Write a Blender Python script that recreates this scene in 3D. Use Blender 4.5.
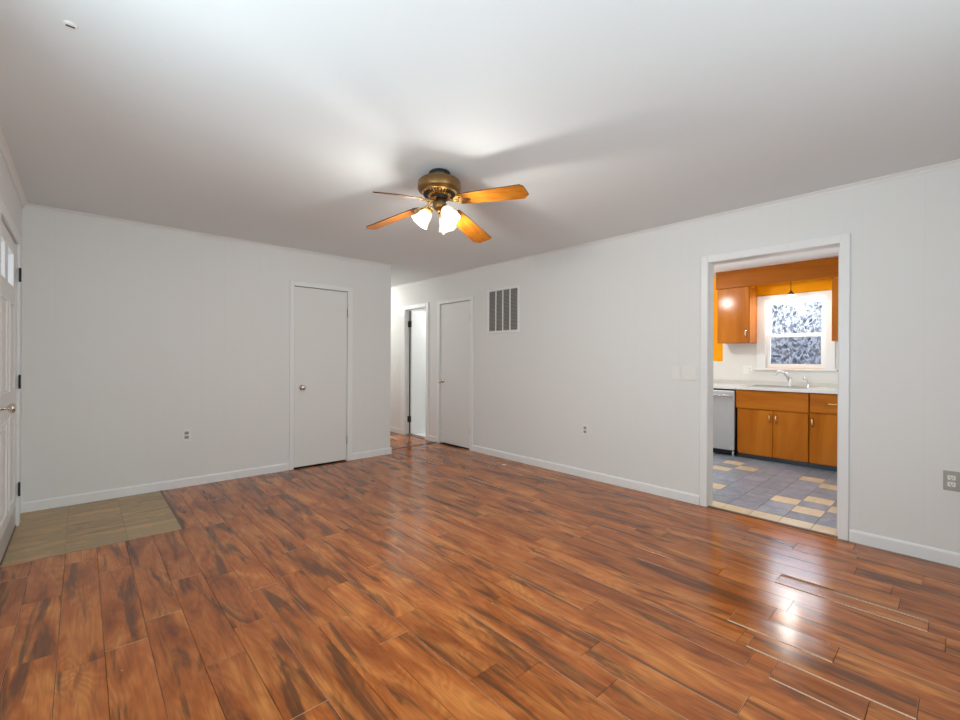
import bpy, bmesh, math, random
from mathutils import Vector, Matrix, Euler
PI = math.pi
for o in list(bpy.data.objects):
    bpy.data.objects.remove(o)
SC = bpy.context.scene
COL = SC.collection

# ------------------------------------------------------------------ camera
F_PX, YAW, PITCH, ROLL, CAM_H = 438.38, 0.73791, -0.00096, 0.00535, 1.2286
cam_d = bpy.data.cameras.new('camera')
cam = bpy.data.objects.new('camera', cam_d)
COL.objects.link(cam)
cam_d.sensor_fit = 'HORIZONTAL'
cam_d.sensor_width = 36.0
cam_d.lens = 36.0 * F_PX / 960.0
cam_d.clip_start = 0.02
fw = Vector((math.sin(YAW) * math.cos(PITCH), math.cos(YAW) * math.cos(PITCH), math.sin(PITCH)))
rt = fw.cross(Vector((0, 0, 1))).normalized()
up = rt.cross(fw)
r2 = rt * math.cos(ROLL) + up * math.sin(ROLL)
u2 = -rt * math.sin(ROLL) + up * math.cos(ROLL)
m = Matrix((r2, u2, -fw)).transposed().to_4x4()
m.translation = (0, 0, CAM_H)
cam.matrix_world = m
SC.camera = cam

# ------------------------------------------------------------------ colour management, world, daylight
SC.view_settings.view_transform = 'Standard'
SC.view_settings.look = 'None'
SC.view_settings.gamma = 1.0
SC.view_settings.use_curve_mapping = False
SC.view_settings.exposure = 0.0
SC.cycles.use_denoising = True
SC.cycles.max_bounces = 10
SC.cycles.diffuse_bounces = 6
SC.cycles.transparent_max_bounces = 12
SC.cycles.sample_clamp_indirect = 6.0

W = bpy.data.worlds.new('daylight')
SC.world = W
W.use_nodes = True
W.node_tree.nodes['Background'].inputs[0].default_value = (0.86, 0.93, 1.0, 1)
W.node_tree.nodes['Background'].inputs[1].default_value = 1.25


def area(name, loc, direction, sx, sy, power, col=(1, 1, 1), spread=PI):
    l = bpy.data.lights.new(name, 'AREA')
    l.shape = 'RECTANGLE'
    l.size, l.size_y, l.energy, l.color = sx, sy, power, col
    l.spread = spread
    o = bpy.data.objects.new(name, l)
    o.location = loc
    o.rotation_euler = Vector(direction).to_track_quat('-Z', 'Y').to_euler()
    COL.objects.link(o)
    return o


def point(name, loc, power, col=(1, 1, 1), r=0.03):
    l = bpy.data.lights.new(name, 'POINT')
    l.energy, l.color, l.shadow_soft_size = power, col, r
    o = bpy.data.objects.new(name, l)
    o.location = loc
    COL.objects.link(o)
    return o


# daylight at the kitchen window, and through two unseen windows added for light
area('added_picture_window_light', (-0.75, 1.3, 1.35), (1, 0, 0.32), 1.2, 1.2, 40, (0.82, 0.99, 1.06))
area('added_rear_window_light', (0.95, -1.3, 1.4), (-0.1, 1, 0.45), 1.5, 1.2, 48, (0.83, 1.0, 1.07))
area('kitchen_window_daylight', (7.2, 1.45, 1.75), (-1, 0, -0.1), 0.7, 0.9, 14, (0.88, 0.96, 1.06))
WARM = (1.0, 0.965, 0.90)
# ceiling lamps of the kitchen, the hall and the bathroom (all round the corner from here)
point('kitchen_ceiling_lamp', (5.0, 2.62, 2.18), 46, (0.98, 0.97, 0.94), 0.07)
point('hall_ceiling_lamp', (3.25, 7.1, 2.25), 20, (1.0, 0.97, 0.92), 0.10)
point('bathroom_ceiling_lamp', (5.15, 5.72, 2.15), 36, (1.0, 0.99, 0.97), 0.10)

# ------------------------------------------------------------------ node helpers
def new_mat(name):
    mt = bpy.data.materials.new(name)
    mt.use_nodes = True
    nt = mt.node_tree
    b = nt.nodes['Principled BSDF']
    return mt, nt, b


def N(nt, typ, **kw):
    n = nt.nodes.new(typ)
    for k, v in kw.items():
        if k in ('op',):
            n.operation = v
        elif isinstance(k, str) and hasattr(n, k):
            setattr(n, k, v)
    return n


def L(nt, a, b):
    nt.links.new(a, b)


def plain(name, col, rough=0.5, metal=0.0, spec=0.5, bump=0.0, bscale=60.0, var=0.03):
    mt, nt, b = new_mat(name)
    b.inputs['Roughness'].default_value = rough
    b.inputs['Metallic'].default_value = metal
    b.inputs['Specular IOR Level'].default_value = spec
    g = N(nt, 'ShaderNodeNewGeometry')
    no = N(nt, 'ShaderNodeTexNoise')
    no.inputs['Scale'].default_value = bscale
    no.inputs['Detail'].default_value = 3
    L(nt, g.outputs['Position'], no.inputs['Vector'])
    mx = N(nt, 'ShaderNodeMix', data_type='RGBA')
    mx.inputs['A'].default_value = tuple(c * (1 - var) for c in col) + (1,)
    mx.inputs['B'].default_value = tuple(min(1, c * (1 + var)) for c in col) + (1,)
    L(nt, no.outputs['Fac'], mx.inputs['Factor'])
    L(nt, mx.outputs['Result'], b.inputs['Base Color'])
    if bump:
        bp = N(nt, 'ShaderNodeBump')
        bp.inputs['Strength'].default_value = bump
        bp.inputs['Distance'].default_value = 0.002
        L(nt, no.outputs['Fac'], bp.inputs['Height'])
        L(nt, bp.outputs['Normal'], b.inputs['Normal'])
    return mt


def math_node(nt, op, a, b=None, c=None):
    n = N(nt, 'ShaderNodeMath')
    n.operation = op
    for i, v in enumerate((a, b, c)):
        if v is None:
            continue
        if isinstance(v, (int, float)):
            n.inputs[i].default_value = v
        else:
            L(nt, v, n.inputs[i])
    return n.outputs[0]


def ramp(nt, fac, stops):
    r = N(nt, 'ShaderNodeValToRGB')
    cr = r.color_ramp
    while len(cr.elements) < len(stops):
        cr.elements.new(0.5)
    for e, (p, c) in zip(cr.elements, stops):
        e.position = p
        e.color = tuple(c) + (1,) if len(c) == 3 else c
    L(nt, fac, r.inputs[0])
    return r.outputs[0]


def paneled_wall(name, col, axis):
    """painted sheet panelling: flat white with faint vertical grooves"""
    mt, nt, b = new_mat(name)
    b.inputs['Roughness'].default_value = 0.55
    b.inputs['Specular IOR Level'].default_value = 0.35
    g = N(nt, 'ShaderNodeNewGeometry')
    s = N(nt, 'ShaderNodeSeparateXYZ')
    L(nt, g.outputs['Position'], s.inputs[0])
    c = s.outputs[axis]
    hs = None
    for per, off in ((1.22, 0.455), (1.22, 0.86), (1.22, 1.06), (1.22, 0.16)):
        fr = math_node(nt, 'FRACT', math_node(nt, 'DIVIDE', math_node(nt, 'SUBTRACT', c, off), per))
        dd = math_node(nt, 'ABSOLUTE', math_node(nt, 'SUBTRACT', fr, 0.5))
        ln = math_node(nt, 'GREATER_THAN', dd, 0.5 - 0.0022)
        hs = ln if hs is None else math_node(nt, 'MAXIMUM', hs, ln)
    no = N(nt, 'ShaderNodeTexNoise')
    no.inputs['Scale'].default_value = 1.0
    no.inputs['Detail'].default_value = 4
    mp = N(nt, 'ShaderNodeMapping')
    mp.inputs['Scale'].default_value = (28, 28, 1.2)
    L(nt, g.outputs['Position'], mp.inputs['Vector'])
    L(nt, mp.outputs[0], no.inputs['Vector'])
    h = math_node(nt, 'SUBTRACT', math_node(nt, 'MULTIPLY', no.outputs['Fac'], 0.25), hs)
    bp = N(nt, 'ShaderNodeBump')
    bp.inputs['Strength'].default_value = 0.2
    bp.inputs['Distance'].default_value = 0.0012
    L(nt, h, bp.inputs['Height'])
    L(nt, bp.outputs['Normal'], b.inputs['Normal'])
    mx = N(nt, 'ShaderNodeMix', data_type='RGBA')
    mx.inputs['A'].default_value = tuple(col) + (1,)
    mx.inputs['B'].default_value = tuple(x * 0.93 for x in col) + (1,)
    L(nt, math_node(nt, 'ADD', math_node(nt, 'MULTIPLY', hs, 0.3), math_node(nt, 'MULTIPLY', no.outputs['Fac'], 0.25)), mx.inputs['Factor'])
    L(nt, mx.outputs['Result'], b.inputs['Base Color'])
    return mt


def laminate(name):
    """acacia-look laminate: every plank (mesh island) has its own figure"""
    mt, nt, b = new_mat(name)
    g = N(nt, 'ShaderNodeNewGeometry')
    rnd = g.outputs['Random Per Island']
    cm = N(nt, 'ShaderNodeCombineXYZ')
    L(nt, math_node(nt, 'MULTIPLY', rnd, 137.0), cm.inputs[0])
    L(nt, math_node(nt, 'MULTIPLY', rnd, 71.0), cm.inputs[1])
    L(nt, math_node(nt, 'MULTIPLY', rnd, 53.0), cm.inputs[2])
    va = N(nt, 'ShaderNodeVectorMath')
    va.operation = 'ADD'
    L(nt, g.outputs['Position'], va.inputs[0])
    L(nt, cm.outputs[0], va.inputs[1])
    base = va.outputs[0]

    def noise(sc, detail, rough=0.55, dist=0.0, scale=1.0):
        mp = N(nt, 'ShaderNodeMapping')
        mp.inputs['Scale'].default_value = sc
        L(nt, base, mp.inputs['Vector'])
        n = N(nt, 'ShaderNodeTexNoise')
        n.inputs['Scale'].default_value = scale
        n.inputs['Detail'].default_value = detail
        n.inputs['Roughness'].default_value = rough
        n.inputs['Distortion'].default_value = dist
        L(nt, mp.outputs[0], n.inputs['Vector'])
        return n.outputs['Fac']
    big = noise((9, 2.0, 1), 3, 0.55, 0.9)
    c1 = ramp(nt, big, [(0.28, (0.25, 0.060, 0.012)), (0.47, (0.45, 0.128, 0.026)), (0.68, (0.62, 0.230, 0.055))])
    # cathedral growth rings
    ringf = noise((5.5, 1.1, 1), 2, 0.5, 0.5)
    fr = math_node(nt, 'FRACT', math_node(nt, 'MULTIPLY', ringf, 20.0))
    rl = math_node(nt, 'ABSOLUTE', math_node(nt, 'SUBTRACT', fr, 0.5))
    rings = math_node(nt, 'MULTIPLY', math_node(nt, 'SUBTRACT', 0.5, rl), 0.55)
    m1 = N(nt, 'ShaderNodeMix', data_type='RGBA')
    L(nt, rings, m1.inputs['Factor'])
    L(nt, c1, m1.inputs['A'])
    m1.inputs['B'].default_value = (0.17, 0.045, 0.012, 1)
    # dark heartwood streaks
    bl = noise((13, 1.45, 1), 4, 0.6, 0.85)
    blf = ramp(nt, bl, [(0.51, (0, 0, 0)), (0.63, (1, 1, 1))])
    m2 = N(nt, 'ShaderNodeMix', data_type='RGBA')
    L(nt, math_node(nt, 'MULTIPLY', blf, 0.80), m2.inputs['Factor'])
    L(nt, m1.outputs['Result'], m2.inputs['A'])
    m2.inputs['B'].default_value = (0.10, 0.040, 0.015, 1)
    # fine grain
    gr = noise((150, 5, 1), 2, 0.5)
    m3 = N(nt, 'ShaderNodeMix', data_type='RGBA', blend_type='MULTIPLY')
    m3.inputs['Factor'].default_value = 0.35
    L(nt, m2.outputs['Result'], m3.inputs['A'])
    L(nt, ramp(nt, gr, [(0.3, (0.62, 0.6, 0.6)), (0.65, (1.1, 1.1, 1.1))]), m3.inputs['B'])
    # plank to plank tone
    hv = N(nt, 'ShaderNodeHueSaturation')
    L(nt, m3.outputs['Result'], hv.inputs['Color'])
    L(nt, math_node(nt, 'ADD', 0.86, math_node(nt, 'MULTIPLY', math_node(nt, 'FRACT', math_node(nt, 'MULTIPLY', rnd, 17.3)), 0.28)), hv.inputs['Value'])
    # stray flecks of white paint
    vo = N(nt, 'ShaderNodeTexVoronoi')
    vo.inputs['Scale'].default_value = 7.0
    L(nt, g.outputs['Position'], vo.inputs['Vector'])
    sc = N(nt, 'ShaderNodeSeparateColor')
    L(nt, vo.outputs['Color'], sc.inputs[0])
    fl = math_node(nt, 'MULTIPLY', math_node(nt, 'LESS_THAN', vo.outputs['Distance'], 0.022), math_node(nt, 'GREATER_THAN', sc.outputs[0], 0.80))
    m4 = N(nt, 'ShaderNodeMix', data_type='RGBA')
    L(nt, math_node(nt, 'MULTIPLY', fl, 0.7), m4.inputs['Factor'])
    L(nt, hv.outputs['Color'], m4.inputs['A'])
    m4.inputs['B'].default_value = (0.75, 0.68, 0.58, 1)
    L(nt, m4.outputs['Result'], b.inputs['Base Color'])
    b.inputs['Roughness'].default_value = 0.16
    b.inputs['Specular IOR Level'].default_value = 0.40
    bp = N(nt, 'ShaderNodeBump')
    bp.inputs['Strength'].default_value = 0.10
    bp.inputs['Distance'].default_value = 0.001
    L(nt, gr, bp.inputs['Height'])
    L(nt, bp.outputs['Normal'], b.inputs['Normal'])
    return mt


def wood(name, c_dark, c_mid, c_light, sc=(6, 6, 0.9), rough=0.32, spec=0.5, coat=0.0):
    mt, nt, b = new_mat(name)
    tc = N(nt, 'ShaderNodeTexCoord')
    mp = N(nt, 'ShaderNodeMapping')
    mp.inputs['Scale'].default_value = sc
    L(nt, tc.outputs['Object'], mp.inputs['Vector'])
    n = N(nt, 'ShaderNodeTexNoise')
    n.inputs['Scale'].default_value = 1.0
    n.inputs['Detail'].default_value = 6
    n.inputs['Roughness'].default_value = 0.6
    n.inputs['Distortion'].default_value = 0.6
    L(nt, mp.outputs[0], n.inputs['Vector'])
    L(nt, ramp(nt, n.outputs['Fac'], [(0.3, c_dark), (0.5, c_mid), (0.72, c_light)]), b.inputs['Base Color'])
    b.inputs['Roughness'].default_value = rough
    b.inputs['Specular IOR Level'].default_value = spec
    b.inputs['Coat Weight'].default_value = coat
    b.inputs['Coat Roughness'].default_value = 0.15
    return mt


def island_tile(name, stops, sc, rough=0.4, dist=0.5, jitter=0.25, bump=0.1):
    """tiles whose tone and clouding differ per tile (mesh island)"""
    mt, nt, b = new_mat(name)
    g = N(nt, 'ShaderNodeNewGeometry')
    rnd = g.outputs['Random Per Island']
    cm = N(nt, 'ShaderNodeCombineXYZ')
    L(nt, math_node(nt, 'MULTIPLY', rnd, 91.0), cm.inputs[0])
    L(nt, math_node(nt, 'MULTIPLY', rnd, 47.0), cm.inputs[1])
    va = N(nt, 'ShaderNodeVectorMath')
    va.operation = 'ADD'
    L(nt, g.outputs['Position'], va.inputs[0])
    L(nt, cm.outputs[0], va.inputs[1])
    mp = N(nt, 'ShaderNodeMapping')
    mp.inputs['Scale'].default_value = sc
    L(nt, va.outputs[0], mp.inputs['Vector'])
    n = N(nt, 'ShaderNodeTexNoise')
    n.inputs['Scale'].default_value = 1.0
    n.inputs['Detail'].default_value = 5
    n.inputs['Roughness'].default_value = 0.65
    n.inputs['Distortion'].default_value = dist
    L(nt, mp.outputs[0], n.inputs['Vector'])
    col = ramp(nt, n.outputs['Fac'], stops)
    hv = N(nt, 'ShaderNodeHueSaturation')
    L(nt, col, hv.inputs['Color'])
    L(nt, math_node(nt, 'ADD', 1 - jitter / 2, math_node(nt, 'MULTIPLY', rnd, jitter)), hv.inputs['Value'])
    L(nt, hv.outputs['Color'], b.inputs['Base Color'])
    b.inputs['Roughness'].default_value = rough
    bp = N(nt, 'ShaderNodeBump')
    bp.inputs['Strength'].default_value = bump
    bp.inputs['Distance'].default_value = 0.002
    L(nt, n.outputs['Fac'], bp.inputs['Height'])
    L(nt, bp.outputs['Normal'], b.inputs['Normal'])
    return mt


def glow(name, col, emit_col, strength, rough=0.35):
    mt, nt, b = new_mat(name)
    b.inputs['Base Color'].default_value = tuple(col) + (1,)
    b.inputs['Roughness'].default_value = rough
    b.inputs['Emission Color'].default_value = tuple(emit_col) + (1,)
    b.inputs['Emission Strength'].default_value = strength
    return mt


def thin_glass(name, tint=(1, 1, 1), refl=0.08):
    mt = bpy.data.materials.new(name)
    mt.use_nodes = True
    nt = mt.node_tree
    nt.nodes.remove(nt.nodes['Principled BSDF'])
    tr = N(nt, 'ShaderNodeBsdfTransparent')
    tr.inputs[0].default_value = tuple(tint) + (1,)
    gl = N(nt, 'ShaderNodeBsdfGlossy')
    gl.inputs['Roughness'].default_value = 0.02
    mx = N(nt, 'ShaderNodeMixShader')
    mx.inputs[0].default_value = refl
    L(nt, tr.outputs[0], mx.inputs[1])
    L(nt, gl.outputs[0], mx.inputs[2])
    L(nt, mx.outputs[0], nt.nodes['Material Output'].inputs['Surface'])
    return mt


WHITE = (0.79, 0.79, 0.775)
M = {
    'wall_x': paneled_wall('painted_panelling_x', WHITE, 0),
    'wall_y': paneled_wall('painted_panelling_y', WHITE, 1),
    'ceiling': plain('ceiling_paint', (0.775, 0.81, 0.825), 0.8, spec=0.2, bump=0.06, bscale=90, var=0.01),
    'trim': plain('trim_paint', (0.84, 0.845, 0.84), 0.35, spec=0.5, var=0.01),
    'crown': plain('crown_paint', (0.80, 0.80, 0.79), 0.5, var=0.01),
    'door': plain('door_paint', (0.79, 0.79, 0.775), 0.38, spec=0.5, var=0.01),
    'floor': laminate('acacia_laminate'),
    'worn': plain('worn_plank_edge', (0.78, 0.62, 0.45), 0.6, var=0.25, bscale=120),
    'bevel': plain('bevel_glint', (0.52, 0.30, 0.17), 0.35, var=0.25, bscale=60),
    'subfloor': plain('dark_seam', (0.03, 0.02, 0.015), 0.8),
    'threshold': plain('dark_wood_strip', (0.11, 0.045, 0.02), 0.35, var=0.2, bscale=20),
    'slate': island_tile('slate_look_vinyl', [(0.34, (0.26, 0.195, 0.11)), (0.44, (0.48, 0.315, 0.155)), (0.52, (0.34, 0.275, 0.165)), (0.60, (0.62, 0.365, 0.17)), (0.72, (0.42, 0.33, 0.19))], (2.6, 12.0, 1), 0.42, 1.0, 0.16),
    'grout_tan': plain('tan_grout', (0.26, 0.21, 0.13), 0.7),
    'tile_blue': island_tile('blue_grey_tile', [(0.3, (0.20, 0.23, 0.30)), (0.5, (0.285, 0.315, 0.385)), (0.72, (0.39, 0.405, 0.45))], (5, 9, 1), 0.32, 0.6, 0.35),
    'tile_tan': island_tile('tan_tile', [(0.3, (0.66, 0.50, 0.31)), (0.7, (0.84, 0.68, 0.47))], (5, 9, 1), 0.35, 0.6, 0.12),
    'grout': plain('grey_grout', (0.17, 0.17, 0.17), 0.8),
    'bath_floor': plain('white_bath_floor', (0.82, 0.82, 0.80), 0.4),
    'black': plain('black_metal', (0.012, 0.012, 0.012), 0.45),
    'gap_shade': plain('dark_gap_shade', (0.02, 0.02, 0.02), 0.9),
    'nickel': plain('satin_nickel', (0.72, 0.69, 0.63), 0.16, 1.0, var=0.02),
    'chrome': plain('chrome', (0.85, 0.86, 0.87), 0.12, 1.0, var=0.01),
    'brass': plain('antique_brass', (0.27, 0.155, 0.06), 0.38, 0.85, var=0.35, bscale=35),
    'gold': plain('bright_brass', (0.82, 0.56, 0.22), 0.25, 1.0, var=0.1),
    'bronze': plain('dark_bronze', (0.06, 0.055, 0.045), 0.35, 0.8, var=0.2),
    'steel': plain('stainless_steel', (0.55, 0.55, 0.55), 0.34, 0.5, var=0.03, bscale=8),
    'grey_plate': plain('grey_metal_plate', (0.40, 0.40, 0.37), 0.45, 0.4),
    'ivory': plain('ivory_plastic', (0.83, 0.82, 0.78), 0.35, var=0.01),
    'slot': plain('dark_slot', (0.05, 0.05, 0.045), 0.6),
    'louver': plain('louver_paint', (0.36, 0.34, 0.32), 0.5, var=0.05),
    'vent_dark': plain('duct_shadow', (0.13, 0.125, 0.12), 0.8),
    'cab': wood('maple_cabinet', (0.37, 0.100, 0.007), (0.46, 0.140, 0.011), (0.54, 0.18, 0.018), (7, 7, 0.9), 0.16, 0.14),
    'cab_h': wood('maple_cabinet_flat', (0.37, 0.100, 0.007), (0.46, 0.140, 0.011), (0.54, 0.18, 0.018), (7, 0.9, 7), 0.25, 0.14),
    'val': wood('valance_wood', (0.28, 0.075, 0.005), (0.35, 0.10, 0.008), (0.42, 0.135, 0.014), (7, 0.8, 9), 0.34, 0.1),
    'orange': plain('orange_wall_paint', (0.92, 0.37, 0.002), 0.5, spec=0.1, var=0.04, bscale=3),
    'counter': plain('white_counter', (0.80, 0.79, 0.76), 0.25, var=0.02),
    'counter_edge': plain('counter_lip', (0.62, 0.61, 0.57), 0.3, var=0.02),
    'splash': plain('backsplash_white', (0.78, 0.77, 0.74), 0.3, var=0.02, bscale=6),
    'toe': plain('blue_grey_vinyl_base', (0.075, 0.095, 0.11), 0.45, var=0.08),
    'blade': wood('oak_blade', (0.28, 0.085, 0.008), (0.42, 0.14, 0.013), (0.54, 0.20, 0.022), (8, 45, 8), 0.35, 0.12),
    'blade_edge': plain('blade_edge', (0.06, 0.028, 0.012), 0.45),
    'shade': glow('frosted_glass_shade', (0.95, 0.9, 0.8), (1.0, 0.80, 0.50), 1.0),
    'shade_amber': glow('amber_glass_neck', (0.85, 0.5, 0.15), (1.0, 0.52, 0.10), 0.7),
    'bulb': glow('lit_bulb', (1, 1, 1), (1.0, 0.88, 0.68), 14.0),
    'pend': glow('pendant_glass', (0.95, 0.95, 0.92), (1.0, 0.93, 0.82), 2.2),
    'glass': thin_glass('window_glass', (0.97, 0.98, 0.99), 0.05),
    'screen': thin_glass('insect_screen', (0.70, 0.72, 0.76), 0.01),
    'kick': plain('grey_door_foot', (0.55, 0.55, 0.55), 0.3, 0.2),
    'chip': plain('white_paint_chip', (0.75, 0.70, 0.63), 0.7),
    'ground': plain('pale_ground', (0.55, 0.57, 0.60), 0.9, var=0.2, bscale=3),
}


def leaf_mat():
    mt, nt, b = new_mat('frosted_foliage')
    g = N(nt, 'ShaderNodeNewGeometry')
    c = ramp(nt, g.outputs['Random Per Island'], [(0.0, (0.10, 0.13, 0.20)), (0.3, (0.34, 0.42, 0.60)), (0.65, (0.62, 0.70, 0.88)), (1.0, (0.9, 0.93, 0.98))])
    L(nt, c, b.inputs['Base Color'])
    b.inputs['Roughness'].default_value = 0.7
    return mt


M['leaf'] = leaf_mat()


# ------------------------------------------------------------------ mesh helpers
class MB:
    """collects shapes in world coordinates; build() links them as one mesh object"""

    def __init__(self):
        self.bm = bmesh.new()

    def _new(self, verts, faces, mi=0, smooth=False):
        vs = [self.bm.verts.new(v) for v in verts]
        out = []
        for f in faces:
            try:
                fc = self.bm.faces.new([vs[i] for i in f])
                fc.material_index = mi
                fc.smooth = smooth
                out.append(fc)
            except ValueError:
                pass
        return vs, out

    def box(self, x0, x1, y0, y1, z0, z1, bev=0.0, mi=0, seg=1, rot=None, piv=None):
        v = [(x0, y0, z0), (x1, y0, z0), (x1, y1, z0), (x0, y1, z0), (x0, y0, z1), (x1, y0, z1), (x1, y1, z1), (x0, y1, z1)]
        f = [(0, 3, 2, 1), (4, 5, 6, 7), (0, 1, 5, 4), (1, 2, 6, 5), (2, 3, 7, 6), (3, 0, 4, 7)]
        vs, fs = self._new(v, f, mi)
        allv = vs
        if bev:
            es = list({e for fc in fs for e in fc.edges})
            r = bmesh.ops.bevel(self.bm, geom=es, offset=bev, segments=seg, affect='EDGES', profile=0.5)
            allv = list({vv for fc in r['faces'] for vv in fc.verts} | {vv for vv in vs if vv.is_valid})
            for fc in r['faces']:
                fc.material_index = mi
            fs2 = {fc for vv in allv for fc in vv.link_faces}
            allv = list({vv for fc in fs2 for vv in fc.verts})
        if rot is not None:
            bmesh.ops.rotate(self.bm, verts=allv, cent=piv, matrix=rot)
        return self

    def lathe(self, prof, base, axis=(0, 0, 1), seg=24, mi=0, caps=True, smooth=True, wob=None):
        """prof: [(radius, distance along the axis)]"""
        ax = Vector(axis).normalized()
        t = Vector((1, 0, 0)) if abs(ax.x) < 0.9 else Vector((0, 1, 0))
        a = ax.cross(t).normalized()
        b = ax.cross(a)
        base = Vector(base)
        vs = []
        for j, (r, h) in enumerate(prof):
            for i in range(seg):
                th = 2 * PI * i / seg
                rr = r * (wob(th, j) if wob else 1)
                vs.append(base + ax * h + a * (rr * math.cos(th)) + b * (rr * math.sin(th)))
        fs = []
        n = len(prof)
        for j in range(n - 1):
            for i in range(seg):
                k = (i + 1) % seg
                fs.append((j * seg + i, j * seg + k, (j + 1) * seg + k, (j + 1) * seg + i))
        if caps:
            fs.append(tuple(range(seg))[::-1])
            fs.append(tuple((n - 1) * seg + i for i in range(seg)))
        self._new(vs, fs, mi, smooth)
        return self

    def cyl(self, p0, p1, r, seg=16, mi=0, r1=None):
        p0, p1 = Vector(p0), Vector(p1)
        d = p1 - p0
        return self.lathe([(r, 0), (r if r1 is None else r1, d.length)], p0, d, seg, mi)

    def tube(self, pts, r, seg=12, mi=0, radii=None):
        pts = [Vector(p) for p in pts]
        vs = []
        prev = None
        for k, p in enumerate(pts):
            d = (pts[min(k + 1, len(pts) - 1)] - pts[max(k - 1, 0)]).normalized()
            if prev is None:
                t = Vector((0, 0, 1)) if abs(d.z) < 0.9 else Vector((1, 0, 0))
                a = d.cross(t).normalized()
            else:
                a = (prev - d * prev.dot(d)).normalized()
            prev = a
            b = d.cross(a)
            rr = radii[k] if radii else r
            for i in range(seg):
                th = 2 * PI * i / seg
                vs.append(p + a * (rr * math.cos(th)) + b * (rr * math.sin(th)))
        fs = []
        for j in range(len(pts) - 1):
            for i in range(seg):
                k = (i + 1) % seg
                fs.append((j * seg + i, j * seg + k, (j + 1) * seg + k, (j + 1) * seg + i))
        fs.append(tuple(range(seg))[::-1])
        fs.append(tuple((len(pts) - 1) * seg + i for i in range(seg)))
        self._new(vs, fs, mi, True)
        return self

    def prism(self, poly, a, b, axis, mi=0):
        """poly: list of 2D points in the two other axes; extruded along axis (0,1,2) from a to b"""
        def pt(u, v, w):
            return {0: (w, u, v), 1: (u, w, v), 2: (u, v, w)}[axis]
        n = len(poly)
        vs = [pt(u, v, a) for u, v in poly] + [pt(u, v, b) for u, v in poly]
        fs = [tuple(range(n))[::-1], tuple(range(n, 2 * n))]
        for i in range(n):
            j = (i + 1) % n
            fs.append((i, j, n + j, n + i))
        self._new(vs, fs, mi)
        return self

    def grid_wall(self, axis, c0, c1, a0, a1, z0, z1, holes):
        """a wall slab with rectangular holes; axis = the axis it runs along (0 or 1)"""
        As = sorted({a0, a1} | {h[0] for h in holes} | {h[1] for h in holes})
        Zs = sorted({z0, z1} | {h[2] for h in holes} | {h[3] for h in holes})
        As = [a for a in As if a0 <= a <= a1]
        Zs = [z for z in Zs if z0 <= z <= z1]

        def solid(i, j):
            if i < 0 or j < 0 or i >= len(As) - 1 or j >= len(Zs) - 1:
                return False
            ma, mz = (As[i] + As[i + 1]) / 2, (Zs[j] + Zs[j + 1]) / 2
            return not any(h[0] < ma < h[1] and h[2] < mz < h[3] for h in holes)
        cache = {}

        def V(i, j, k):
            key = (i, j, k)
            if key not in cache:
                c = (c0, c1)[k]
                p = (As[i], c, Zs[j]) if axis == 0 else (c, As[i], Zs[j])
                cache[key] = self.bm.verts.new(p)
            return cache[key]

        def F(*k):
            self.bm.faces.new([V(*q) for q in k])
        for i in range(len(As) - 1):
            for j in range(len(Zs) - 1):
                if not solid(i, j):
                    continue
                for k in (0, 1):
                    F((i, j, k), (i + 1, j, k), (i + 1, j + 1, k), (i, j + 1, k))
                if not solid(i - 1, j):
                    F((i, j, 0), (i, j + 1, 0), (i, j + 1, 1), (i, j, 1))
                if not solid(i + 1, j):
                    F((i + 1, j, 0), (i + 1, j, 1), (i + 1, j + 1, 1), (i + 1, j + 1, 0))
                if not solid(i, j - 1):
                    F((i, j, 0), (i, j, 1), (i + 1, j, 1), (i + 1, j, 0))
                if not solid(i, j + 1):
                    F((i, j + 1, 0), (i + 1, j + 1, 0), (i + 1, j + 1, 1), (i, j + 1, 1))
        return self

    def build(self, name, mats, parent=None, normals=True, origin=None):
        bm = self.bm
        if normals:
            bmesh.ops.recalc_face_normals(bm, faces=bm.faces)
        if parent is not None:
            off = world_loc(parent)
        elif origin is not None:
            off = Vector(origin)
        else:
            xs = [v.co for v in bm.verts]
            lo = Vector((min(v.x for v in xs), min(v.y for v in xs), min(v.z for v in xs)))
            hi = Vector((max(v.x for v in xs), max(v.y for v in xs), max(v.z for v in xs)))
            off = Vector(((lo.x + hi.x) / 2, (lo.y + hi.y) / 2, lo.z))
        bmesh.ops.translate(bm, verts=bm.verts, vec=-off)
        me = bpy.data.meshes.new(name)
        bm.to_mesh(me)
        bm.free()
        for mm in (mats if isinstance(mats, (list, tuple)) else [mats]):
            me.materials.append(M[mm] if isinstance(mm, str) else mm)
        o = bpy.data.objects.new(name, me)
        COL.objects.link(o)
        if parent is None:
            o.location = off
        else:
            o.parent = parent
        return o


def world_loc(o):
    v = Vector((0, 0, 0))
    while o is not None:
        v = v + o.location
        o = o.parent
    return v


def tag(o, label, cat, group=None, kind=None):
    o['label'] = label
    o['category'] = cat
    if group:
        o['group'] = group
    if kind:
        o['kind'] = kind
    return o


def empty(name, loc, label, cat, group=None, kind=None):
    o = bpy.data.objects.new(name, None)
    o.empty_display_size = 0.1
    o.location = loc
    COL.objects.link(o)
    return tag(o, label, cat, group, kind)


def struct(mb, name, mats, label, cat, **kw):
    return tag(mb.build(name, mats, **kw), label, cat, kind='structure')


def copy_tree(o, shift, parent=None):
    c = o.copy()
    COL.objects.link(c)
    if parent is None:
        c.location = o.location + Vector(shift)
    else:
        c.parent = parent
    for ch in [x for x in bpy.data.objects if x.parent == o]:
        copy_tree(ch, shift, c)
    return c


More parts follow.
